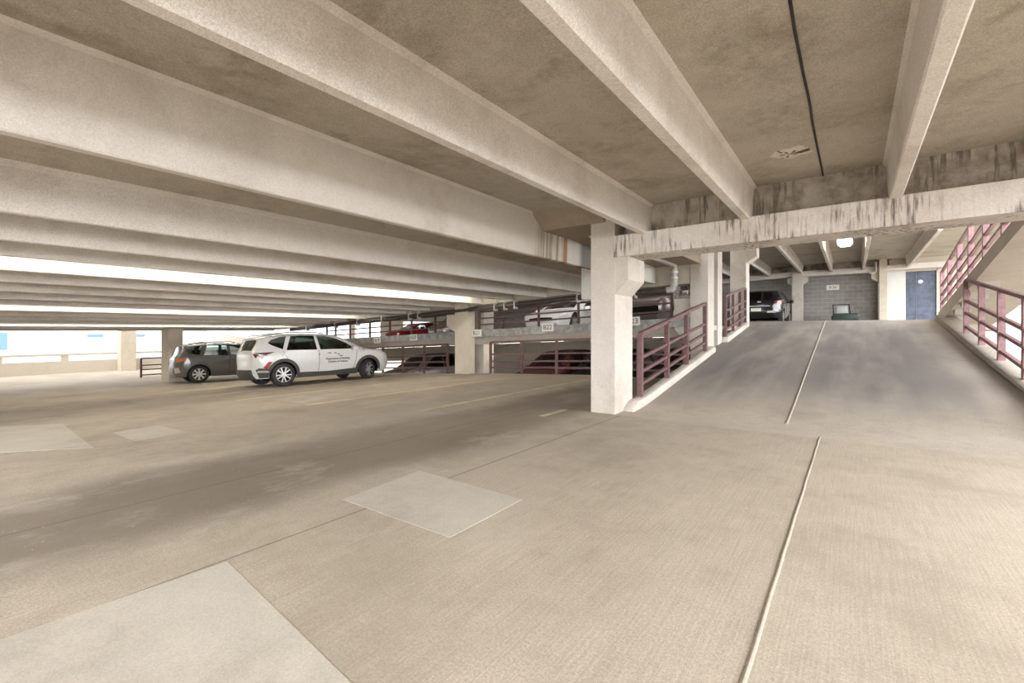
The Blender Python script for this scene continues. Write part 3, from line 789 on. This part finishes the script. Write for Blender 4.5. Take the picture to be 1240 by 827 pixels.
class Car:
    def __init__(s, name, label, cat, mtx, paint, sp, group=None):
        s.sp = sp; s.root = tag(empty(name, mtx), label, cat, group); s.paint = paint
        up = dense(smooth_line(sp['outline'], 1), .10); s.up = up
        xf, r, ra, zs = sp['wb'], sp['r'], sp['r'] * 1.15, sp['sill']
        s.xmax = max(p[0] for p in up); s.xmin = min(p[0] for p in up)
        low = []
        da = math.asin(max(-1, min(1, (zs - r) / ra)))
        c0 = math.sqrt(max(0, ra * ra - (zs - r) ** 2))
        low += [(0 - c0, zs)] if up[-1][0] < -c0 - .02 else []
        a0 = PI - da; a1 = da
        low = arc(0, r, ra, a0, a1, 16) + arc(xf, r, ra, a0, a1, 16)
        outer = up + low
        s.outline_set = up
        wins = [w for w in sp['windows']]
        s.shell(outer, wins)
        s.glazing(wins); s.wheels(); s.extras()
    def top_z(s, x):
        best = 0
        for a, b in zip(s.up, s.up[1:]):
            lo, hi = min(a[0], b[0]), max(a[0], b[0])
            if lo <= x <= hi and hi > lo:
                best = max(best, a[1] + (b[1] - a[1]) * (x - a[0]) / (b[0] - a[0]))
        return best
    def W(s, x, z):
        sp = s.sp; w = sp['hw']
        xf = sp['wb'] + .25
        if x > xf: w -= sp.get('tf', .26) * ((x - xf) / (s.xmax - xf)) ** 2.2
        xr = -.25
        if x < xr: w -= sp.get('tr', .30) * (max(0, xr - x) / (xr - s.xmin)) ** 2.4
        if z < .55: w -= .05 * ((.55 - z) / .3) ** 1.5
        bz = sp['belt']
        if z > bz: w -= (z - bz) * sp.get('tumble', .42)
        else: w -= .05 * (abs(z - (bz - .22)) / .5) ** 2
        t = s.top_z(x)
        if t:
            d = t - z; rr = sp.get('round', .07)
            if d < rr: w -= (rr - math.sqrt(max(0, rr * rr - (rr - max(d, 0)) ** 2))) * .9
        return w
    def shell(s, outer, wins):
        bm = bmesh.new()
        side = fill_poly(outer, wins)
        mt = bpy.data.meshes.new('t'); side.to_mesh(mt)
        for sg in (-1, 1):
            k = len(bm.verts); bm.from_mesh(mt); bm.verts.ensure_lookup_table()
            for v in bm.verts[k:]: v.co.y = sg * s.W(v.co.x, v.co.z)
        bpy.data.meshes.remove(mt); side.free()
        up = s.up; K = 10; rows = []
        nrm = []
        for i in range(len(up)):
            a, b = up[max(0, i - 1)], up[min(len(up) - 1, i + 1)]
            d = Vector((b[0] - a[0], b[1] - a[1])).normalized(); nrm.append(Vector((-d.y, d.x)) * -1)
        s.nrm = nrm
        s.strip_pt = lambda i, t, off=0: s._sp(i, t, off)
        g0 = s.sp.get('glass_rows', [])
        def isglass(i, j):
            for (i0, i1) in s.grows:
                if i0 <= i < i1 and 1 <= j < K - 1: return True
            return False
        s.grows = []
        for (xa, za, xb, zb_) in g0:
            ia = min(range(len(up)), key=lambda q: math.dist(up[q], (xa, za))); ib = min(range(len(up)), key=lambda q: math.dist(up[q], (xb, zb_)))
            s.grows.append((min(ia, ib), max(ia, ib)))
        for i in range(len(up)): rows.append([bm.verts.new(s._sp(i, -1 + 2 * j / K)) for j in range(K + 1)])
        for i in range(len(up) - 1):
            for j in range(K):
                if isglass(i, j): continue
                bm.faces.new((rows[i][j], rows[i + 1][j], rows[i + 1][j + 1], rows[i][j + 1]))
        bmesh.ops.remove_doubles(bm, verts=bm.verts, dist=.004)
        bmesh.ops.recalc_face_normals(bm, faces=bm.faces)
        s.body = link('body', bm, s.paint, s.root, 32)
        # windscreens
        for n_, (i0, i1) in enumerate(s.grows):
            bm = bmesh.new()
            rr = [[bm.verts.new(s._sp(i, -.82 + 1.64 * j / 8, -.004)) for j in range(9)] for i in range(i0, i1 + 1)]
            for a, b in zip(rr, rr[1:]):
                for j in range(8): bm.faces.new((a[j], b[j], b[j + 1], a[j + 1]))
            link('windscreen' if n_ == 0 else 'rear_window', bm, s.sp.get('glass', 'glass'), s.root, 40)
        # underbody and cabin
        sp = s.sp; bm = bmesh.new(); w = sp['hw'] * .74
        box(bm, s.xmin + .25, s.xmax - .25, -w, w, sp['sill'] - .02, sp['belt'] - .32)
        for xw in (0, sp['wb']): box(bm, xw - sp['r'] * 1.2, xw + sp['r'] * 1.2, -w - .0, w + .0, sp['sill'], sp['r'] * 2.2)
        link('underbody', bm, 'inner', s.root)
        bm = bmesh.new(); cx0, cx1 = sp['cabin']
        for x in (cx0 + .35, cx0 + 1.25):
            for y in (-.36, .36):
                prism(bm, [(x, sp['belt'] - .35), (x + .45, sp['belt'] - .35), (x + .42, sp['belt'] - .2), (x + .12, sp['belt'] - .22), (x - .08, sp['belt'] + .26), (x - .2, sp['belt'] + .25)], 'y', y - .2, y + .2)
        box(bm, cx1 - .1, cx1 + .4, -w * .95, w * .95, sp['belt'] - .3, sp['belt'] - .03)
        link('seats', bm, 'seat', s.root)
    def _sp(s, i, t, off=0):
        x, z = s.up[i]; w = s.W(x, z); n = s.nrm[i]
        bulge = .03 + (.07 if n.x > 0 else .03) * abs(n.x) ** 2
        k = bulge * (1 - t * t) + off
        return Vector((x + n.x * k, w * t, z + n.y * k))
    def side_patch(s, name, poly, mat, sides=(1, -1), off=.006, thick=.012, parent=None, dense_=.12, label=None):
        """a panel that lies on the body side; one mesh per side"""
        res = []
        for sg in sides:
            bm = fill_poly(poly, (), .14, .12)
            for v in bm.verts: v.co.y = sg * (s.W(v.co.x, v.co.z) + off)
            ext = bmesh.ops.extrude_face_region(bm, geom=bm.faces[:])
            for g in ext['geom']:
                if isinstance(g, bmesh.types.BMVert): g.co.y -= sg * thick
            bmesh.ops.recalc_face_normals(bm, faces=bm.faces)
            o = link(name, bm, mat, parent or s.root, 35); res.append(o)
            if label: o['label'] = label
        return res
    def glazing(s, wins):
        gm = s.sp.get('win_glass', {})
        for k, w in enumerate(wins):
            cx = sum(p[0] for p in w) / len(w); cz = sum(p[1] for p in w) / len(w)
            big = [(cx + (x - cx) * 1.03, cz + (z - cz) * 1.04) for x, z in w]
            for sg in (1, -1):
                bm = fill_poly(big, (), .3, .15)
                for v in bm.verts: v.co.y = sg * (s.W(v.co.x, v.co.z) - .012)
                link('window', bm, gm.get(k, s.sp.get('glass', 'glass')), s.root, 60)
    def wheels(s):
        sp = s.sp; w = sp.get('ww', .215); r = sp['r']
        ty = rm = None
        for x, steer in ((0, 0), (sp['wb'], sp.get('steer', 0))):
            for sg in (1, -1):
                yy = sg * (sp['hw'] - w / 2 - .02)
                if ty is None:
                    o = link('wheel', wheel_mesh_tyre(r, w), 'rubber', s.root, 40); ty = o
                    q = link('rim', wheel_mesh_rim(r, w, sp.get('spokes', 5), sp.get('style', 'twin')), ['alloy', 'inner'], o, 30); rm = q
                else:
                    o = ty.copy(); C.objects.link(o); o.parent = s.root
                    q = rm.copy(); C.objects.link(q); q.parent = o
                o.location = (x, yy, r); o.rotation_euler = (0, 0, (0 if sg > 0 else PI) + steer)
    def extras(s):
        sp = s.sp; xf, r, ra = sp['wb'], sp['r'], sp['r'] * 1.15
        if sp.get('clad'):
            zs = sp['sill']
            for cx in (0, xf):
                s.side_patch('arch_trim', arc(cx, r, ra + .085, PI * .98, -.02 * PI, 20) + arc(cx, r, ra - .005, 0.0, PI, 20), 'trim', off=.014, thick=.03)
            s.side_patch('sill_trim', [(ra + .0, zs - .03), (xf - ra - .0, zs - .03), (xf - ra - .02, zs + .16), (xf / 2, zs + .11), (ra + .02, zs + .13)], 'trim', off=.012, thick=.03)
            s.side_patch('bumper_trim', [(s.xmin + .16, zs + .02), (-ra - .0, zs + .02), (-ra - .06, r + .20), (-ra - .25, r + .22), (s.xmin + .07, r + .17)], 'trim', off=.012, thick=.03)
        for hx, hz in sp.get('handles', []):
            for sg in (1, -1):
                bm = bmesh.new(); y = sg * (s.W(hx, hz) + .02)
                bar(bm, (hx - .11, y, hz), (hx + .11, y, hz), .035, .035); bevel(bm, .01, 2); link('door_handle', bm, sp.get('handle_mat', s.paint), s.root, 40)
        mx, mz = sp['mirror']
        for sg in (1, -1):
            bm = bmesh.new(); y = s.W(mx, mz)
            prism(bm, [(mx - .05, mz - .07), (mx + .14, mz - .06), (mx + .12, mz + .07), (mx - .04, mz + .09)], 'y', sg * (y + .05), sg * (y + .22)); bevel(bm, .03, 2)
            bar(bm, (mx + .02, sg * (y - .02), mz - .05), (mx + .02, sg * (y + .08), mz - .04), .06, .04)
            link('wing_mirror', bm, s.paint, s.root, 40)
        # door seams as thin dark grooves
        for seam in sp.get('seams', []):
            for sg in (1, -1):
                bm = bmesh.new()
                pts = [Vector((x, sg * (s.W(x, z) + .001), z)) for x, z in dense(seam, .08)]
                for a, b in zip(pts, pts[1:]): bar(bm, a, b, .008, .006)
                link('door_seam', bm, 'inner', s.root)
    def rear_panel(s, name, z0, z1, mat, t0=-1.0, t1=1.0, off=.012, thick=.02, front=False, label=None):
        up = s.up
        idx = [i for i in range(len(up)) if (s.nrm[i].x > .25 if front else s.nrm[i].x < -.25) and z0 <= up[i][1] <= z1]
        bm = bmesh.new(); k = 10
        rr = [[bm.verts.new(s._sp(i, t0 + (t1 - t0) * j / k, off)) for j in range(k + 1)] for i in range(min(idx), max(idx) + 1)]
        for a, b in zip(rr, rr[1:]):
            for j in range(k): bm.faces.new((a[j], b[j], b[j + 1], a[j + 1]))
        ext = bmesh.ops.extrude_face_region(bm, geom=bm.faces[:])
        for g in ext['geom']:
            if isinstance(g, bmesh.types.BMVert): g.co.x += thick * (-1 if front else 1)
        bmesh.ops.recalc_face_normals(bm, faces=bm.faces)
        o = link(name, bm, mat, s.root, 35)
        if label: o['label'] = label
        return o
    def plate(s, front, z, mat='signwhite', w=.5, h=.14, name='number_plate', off=.02, x=None, thick=.02, yc=0):
        up = s.up
        idx = [i for i in range(len(up)) if (s.nrm[i].x > .4) == front and abs(s.nrm[i].x) > .3]
        i = min(idx, key=lambda q: abs(up[q][1] - z))
        p = s._sp(i, yc / s.sp['hw'], off); sg = 1 if front else -1
        bm = bmesh.new(); box(bm, p.x - thick / 2, p.x + thick / 2, yc - w / 2, yc + w / 2, z - h / 2, z + h / 2); bevel(bm, .004, 1)
        return link(name, bm, mat, s.root)

def frame(pos, fwd, up):
    f = Vector(fwd).normalized(); u = Vector(up); u = (u - f * u.dot(f)).normalized(); l = u.cross(f)
    return Matrix(((f.x, l.x, u.x, pos[0]), (f.y, l.y, u.y, pos[1]), (f.z, l.z, u.z, pos[2]), (0, 0, 0, 1)))
def mir(p): return p

SUV = dict(hw=.925, wb=2.755, r=.365, sill=.27, belt=1.10, clad=True, steer=.42, spokes=5, style='twin',
    outline=[(3.47, .27), (3.62, .36), (3.67, .62), (3.62, .86), (3.46, .98), (3.05, 1.07), (2.62, 1.12), (2.2, 1.36), (1.80, 1.56), (1.45, 1.635), (.75, 1.665), (.05, 1.645),
             (-.45, 1.585), (-.80, 1.53), (-.74, 1.46), (-.90, 1.16), (-.985, 1.06), (-.97, .85), (-1.0, .60), (-.98, .42), (-.86, .27)],
    windows=[[(2.28, 1.12), (1.98, 1.34), (1.62, 1.51), (1.34, 1.57), (1.06, 1.585), (1.10, 1.12)],
             [(1.0, 1.12), (.97, 1.588), (.62, 1.60), (.27, 1.585), (.08, 1.13)],
             [(-.02, 1.16), (.14, 1.575), (-.05, 1.55), (-.30, 1.47), (-.52, 1.37), (-.40, 1.30)]],
    glass_rows=[(2.56, 1.15, 1.72, 1.58), (-.75, 1.46, -.90, 1.15)], glass='glass', win_glass={0: 'glassgreen'}, cabin=(-.25, 2.05),
    handles=[(.06, .98), (1.17, .96)], mirror=(2.14, 1.14),
    seams=[[(1.04, 1.11), (1.06, .75), (1.04, .42)], [(-.02, 1.13), (.05, .95), (.30, .62), (.42, .44)], [(2.34, 1.10), (2.30, .75), (2.20, .42)]])
def scaled(sp, kz, x0=-.77):
    q = dict(sp)
    def f(x, z): return ((x * x0 / -1.0 if x < -.3 else x), .25 + (z - .27) * kz)
    q['outline'] = [f(*p) for p in sp['outline']]; q['windows'] = [[f(*p) for p in w] for w in sp['windows']]
    q['glass_rows'] = [f(a, b) + f(c, d) for a, b, c, d in sp['glass_rows']]; q['handles'] = [f(*p) for p in sp['handles']]
    q['mirror'] = f(*sp['mirror']); q['seams'] = [[f(*p) for p in w] for w in sp['seams']]; q['belt'] = f(0, sp['belt'])[1]; q['sill'] = .25
    return q
SUV0 = SUV; SUV = scaled(SUV0, .925); SUV['r'] = .335
upn = Vector((-.048, 0, 1))
xw = -13.3
car = Car('white_car', 'white suv with dark wheel arches and door lettering, parked at the railing', 'car',
          frame((xw - .92, 6.98, zf(xw - .9)), (.085, 1, 0), upn), 'white', SUV)
s1 = lambda poly: poly
for tri in ([(-.75, .99), (-.24, 1.01), (-.50, .92)], [(-.68, .93), (-.45, .925), (-.58, .83)], [(-.75, .975), (-.64, .945), (-.70, .84)]):
    car.side_patch('tail_lamp', tri, 'lampdark', off=.010)
car.side_patch('reflector', [(-.55, .56), (-.42, .74), (-.33, .72), (-.46, .53)], 'lampred', off=.03)
car.side_patch('head_lamp', [(3.28, .89), (3.54, .81), (3.58, .75), (3.40, .77)], 'lampclear', off=.008)
car.rear_panel('rear_bumper', .24, .56, 'trim', off=.02, thick=.05, label='dark lower rear bumper')
car.rear_panel('lamp_bar', .92, .99, 'lampdark', off=.012)
car.rear_panel('skid_plate', .33, .41, 'alloy', -.75, .75, off=.035)
car.side_patch('fog_insert', [(-.68, .43), (-.40, .42), (-.44, .48), (-.66, .49)], 'alloy', off=.035)
for sg in (-1, 1):
    bm = bmesh.new(); pts = [(1.35, 1.66), (1.1, 1.70), (.2, 1.705), (-.35, 1.65), (-.42, 1.62)]
    tube(bm, [Vector((x, sg * .62, .25 + (z - .27) * .925)) for x, z in pts], .018, 8); link('roof_rail', bm, 'alloy', car.root, 40)
# door lettering on both front doors
def door_text(body, x, z, size, sg, mat):
    y = sg * (car.W(x, z) + .014)
    sl = (car.W(x, z + .1) - car.W(x, z - .1)) / .2
    m = Matrix.Translation((x, y, z)) @ (Matrix.Rotation(PI, 4, 'Z') if sg > 0 else Matrix.Identity(4)) @ Matrix.Rotation(PI / 2 , 4, 'X')
    text('lettering', body, mat, size, m, car.root, .003)
for sg in (-1, 1):
    door_text('Department of Building', 1.66, .74, .085, sg, 'ink')
    door_text('Division of Utilities', 1.66, .645, .085, sg, 'ink')
    bm = bmesh.new()
    for k, (x, z, w_) in enumerate(((1.38, .92, .16), (1.58, .915, .12), (1.68, .87, .10), (1.76, .82, .16))):
        xx = x if sg < 0 else 2 * 1.66 - x
        y = sg * (car.W(xx, z) + .012)
        prism(bm, [(xx - w_ / 2, z), (xx, z + .022), (xx + w_ / 2, z + .006), (xx + .02, z - .016)], 'y', y - .004, y + .004)
    link('door_emblem', bm, 'inkgrey', car.root)

GSUV = dict(SUV0); GSUV.update(hw=.88, wb=2.67, r=.335, sill=.25, belt=1.03, clad=False, steer=0, spokes=8, style='single',
    outline=[(3.30, .25), (3.44, .36), (3.48, .62), (3.40, .82), (3.2, .93), (2.75, 1.02), (2.45, 1.07), (2.05, 1.30), (1.70, 1.46), (1.35, 1.535), (.75, 1.56), (.1, 1.54),
             (-.35, 1.49), (-.56, 1.43), (-.58, 1.36), (-.68, 1.06), (-.76, .98), (-.76, .78), (-.80, .58), (-.78, .40), (-.68, .25)],
    windows=[[(2.16, 1.05), (1.84, 1.27), (1.52, 1.42), (1.28, 1.465), (1.06, 1.475), (1.08, 1.05)],
             [(.98, 1.05), (.95, 1.478), (.62, 1.485), (.30, 1.47), (.16, 1.07)],
             [(.02, 1.09), (.12, 1.455), (-.12, 1.42), (-.42, 1.28), (-.34, 1.14)]],
    glass_rows=[(2.40, 1.1, 1.66, 1.47), (-.58, 1.36, -.68, 1.08)], glass='glass', win_glass={0: 'glassclear', 1: 'glassclear'}, cabin=(-.2, 1.95),
    handles=[(.14, .92), (1.14, .90)], mirror=(2.02, 1.08),
    seams=[[(1.03, 1.04), (1.04, .7), (1.02, .36)], [(.06, 1.06), (.12, .9), (.36, .52), (.42, .38)], [(2.24, 1.03), (2.2, .7), (2.1, .36)]])
xg = -20.4
gcar = Car('grey_car', 'dark grey small suv with orange tail lamp, parked behind the white suv', 'car',
           frame((xg - .86, 7.40, zf(xg - .86)), (.18, 1, 0), Vector((-.056, 0, 1))), 'grey', GSUV)
gcar.side_patch('tail_lamp', [(-.75, .96), (-.38, .98), (-.44, .86), (-.75, .82)], 'lampamber', off=.012)
gcar.side_patch('bumper_panel', [(-.78, .60), (-.64, .62), (-.58, .42), (-.74, .40)], 'clamp', off=.012, thick=.02)
for sg in (-1, 1):
    bm = bmesh.new(); tube(bm, [Vector((x, sg * .56, z)) for x, z in ((1.3, 1.55), (1.1, 1.60), (.2, 1.60), (-.3, 1.53))], .016, 8); link('roof_rail', bm, 'trim', gcar.root, 40)

def parked(name, label, pos, fwd, paint, base, slope=.048, **kw):
    sp = dict(base); sp.update(kw)
    return Car(name, label, 'car', frame(pos, fwd, Vector((-slope, 0, 1))), paint, sp)
# red hatch far across the raised floor
RED = dict(GSUV); RED.update(hw=.86, belt=.92, win_glass={0: 'glassclear', 1: 'glassclear'},
    outline=[(3.35, .22), (3.48, .34), (3.50, .55), (3.42, .70), (3.2, .80), (2.6, .92), (2.30, .98), (1.8, 1.24), (1.5, 1.36), (1.2, 1.41), (.7, 1.43), (.1, 1.40), (-.3, 1.28), (-.72, 1.05), (-.86, .96), (-.88, .75), (-.90, .5), (-.78, .22)],
    windows=[[(1.98, .96), (1.70, 1.16), (1.42, 1.29), (1.06, 1.34), (1.08, .96)], [(.98, .96), (.95, 1.345), (.5, 1.345), (.1, 1.30), (-.1, .99)]],
    glass_rows=[(2.28, 1.0, 1.52, 1.34), (-.3, 1.27, -.70, 1.06)], mirror=(1.9, .98), handles=[(.14, .84), (1.14, .82)],
    seams=[[(1.03, .95), (1.03, .36)], [(.0, .95), (.36, .5)]], cabin=(-.1, 1.7))
x = -24.6
parked('red_car', 'small red hatchback parked far across the raised floor', (x, 23.6, zd(x)), (-.15, -1, 0), 'red', RED)
x = -8.35
c_ = parked('white_car', 'white low car parked nose forward on the raised floor above plate B22', (x, 16.2, zd(x)), (.05, -1, 0), 'white', scaled(RED, .85, -1.0), win_glass={}, glass='glassdark')
c_.side_patch('head_lamp', [(3.1, .69), (3.42, .60), (3.44, .53), (3.2, .58)], 'lampclear', off=.008)
c_.rear_panel('grille', .42, .56, 'inner', -.8, .8, off=.012, front=True); c_.rear_panel('lower_grille', .24, .34, 'inner', -.85, .85, off=.012, front=True)
x = -18.6
parked('dark_car', 'dark taupe suv beside the small red hatchback, half behind the middle column', (x, 21.6, zd(x)), (0, -1, 0), 'taupe', GSUV)
# dark car behind the near column on the raised floor
x = -5.0
c_ = parked('dark_car', 'dark taupe car parked behind the near column above plate B23', (x, 16.3, zd(x)), (0, -1, 0), 'taupe', SUV, steer=0, clad=False, glass='glassdark', win_glass={})
c_.plate(True, .52, 'inner', 1.5, .22, 'grille', .02)
# black car seen from behind at the head of the ramp
BLK = dict(GSUV); BLK.update(glass='glassdark', win_glass={}, hw=.91)
x = -3.45
bc = parked('black_car', 'black hatchback seen from behind, parked at the top of the ramp', (x, 24.5, UP0), (0, 1, 0), 'black', BLK, slope=0)
bc.plate(False, .62, 'signwhite', .42, .15, 'number_plate', .02, yc=.12)
bc.side_patch('tail_lamp', [(-.75, 1.0), (-.42, 1.06), (-.52, .86), (-.75, .80)], 'lampred', off=.014)
for yy in (.62, -.62): bc.plate(False, .90, 'lampred', .30, .20, 'tail_lamp', .012, yc=yy)
bc.plate(False, .78, 'steel', .9, .035, 'chrome_strip', .02)
bc.plate(False, .52, 'steel', .34, .09, 'exhaust_trim', .02, yc=-.5)
bc.plate(False, .98, 'steel', .14, .05, 'badge', .02)
# vehicles on the lower half level, seen through the railing
TALL = dict(SUV0); TALL.update(outline=[(a, b if b < .3 else b * 1.17) for a, b in SUV0['outline']], windows=[[(a, b * 1.17) for a, b in w] for w in SUV0['windows']],
    belt=1.28, glass_rows=[(a, b * 1.17, c, d * 1.17) for a, b, c, d in SUV0['glass_rows']], handles=[(.06, 1.1), (1.17, 1.09)], mirror=(2.14, 1.3), steer=0, clad=False, glass='glassdark', win_glass={},
    seams=[[(1.04, 1.25), (1.06, .75), (1.04, .42)]])
for x, y, paint, lb in ((-9.2, 17.2, 'maroon', 'dark maroon suv on the lower floor behind the maroon railing'), (-6.7, 16.9, 'black', 'black suv on the lower floor right of the maroon suv'),
                        (-16.6, 17.0, 'taupe', 'dark taupe suv on the lower floor left of the middle column'), (-4.3, 17.0, 'black', 'black suv on the lower floor behind the ramp railing')):
    cc = parked('dark_car', lb, (x, y, zl(x)), (0, -1, 0), paint, TALL)
    cc.plate(True, .70, 'steel', 1.0, .05, 'grille', .02)

# ------------------------------------------------------------------ outside
bd = tag(empty('office_building', loc=(-66, 6, -4.3)), 'pale distant building with blue windows beyond the open end', 'building')
bm = bmesh.new(); box(bm, -5, 5, -30, 12, 0, 14); bevel(bm, .05, 1); link('building_wall', bm, 'bldg', bd)
for k, (y0, y1) in enumerate(((-6.0, .5), (-13, -9.5), (5.9, 7.1), (9.5, 10.5))):
    bm = bmesh.new(); box(bm, 5, 5.1, y0, y1, 3.85 + (k > 1) * 1.05, 5.35 if k < 2 else 5.15); link('building_window', bm, 'bldgglass', bd)

# ------------------------------------------------------------------ light, camera
w = bpy.data.worlds.new('sky'); bpy.context.scene.world = w; w.use_nodes = True
n = w.node_tree; bg = n.nodes['Background']; bg.inputs[0].default_value = (.97, .98, 1.0, 1)
dp = N(n, 'ShaderNodeVectorMath', operation='DOT_PRODUCT'); dp.inputs[1].default_value = Vector((.86, -.46, .2)).normalized()
n.links.new(N(n, 'ShaderNodeTexCoord').outputs['Generated'], dp.inputs[0])
n.links.new(ramp(n, dp.outputs['Value'], 0, .9, 2.0, 11.0), bg.inputs[1])

cam = bpy.data.cameras.new('camera'); co = bpy.data.objects.new('camera', cam); C.objects.link(co)
co.location = (0, 0, HC); co.rotation_euler = (PI / 2, 0, AZ)
cam.sensor_fit = 'HORIZONTAL'; cam.sensor_width = 36; cam.lens = FPX / 1240 * 36; cam.shift_y = -13.5 / 1240; cam.clip_start = .05; cam.clip_end = 400
sc = bpy.context.scene; sc.camera = co
sc.view_settings.view_transform = 'Standard'; sc.view_settings.look = 'None'; sc.view_settings.gamma = 1; sc.view_settings.use_curve_mapping = False
sc.view_settings.exposure = 0.12
sc.cycles.use_denoising = True
sc.cycles.max_bounces = 14; sc.cycles.diffuse_bounces = 8; sc.cycles.transparent_max_bounces = 12
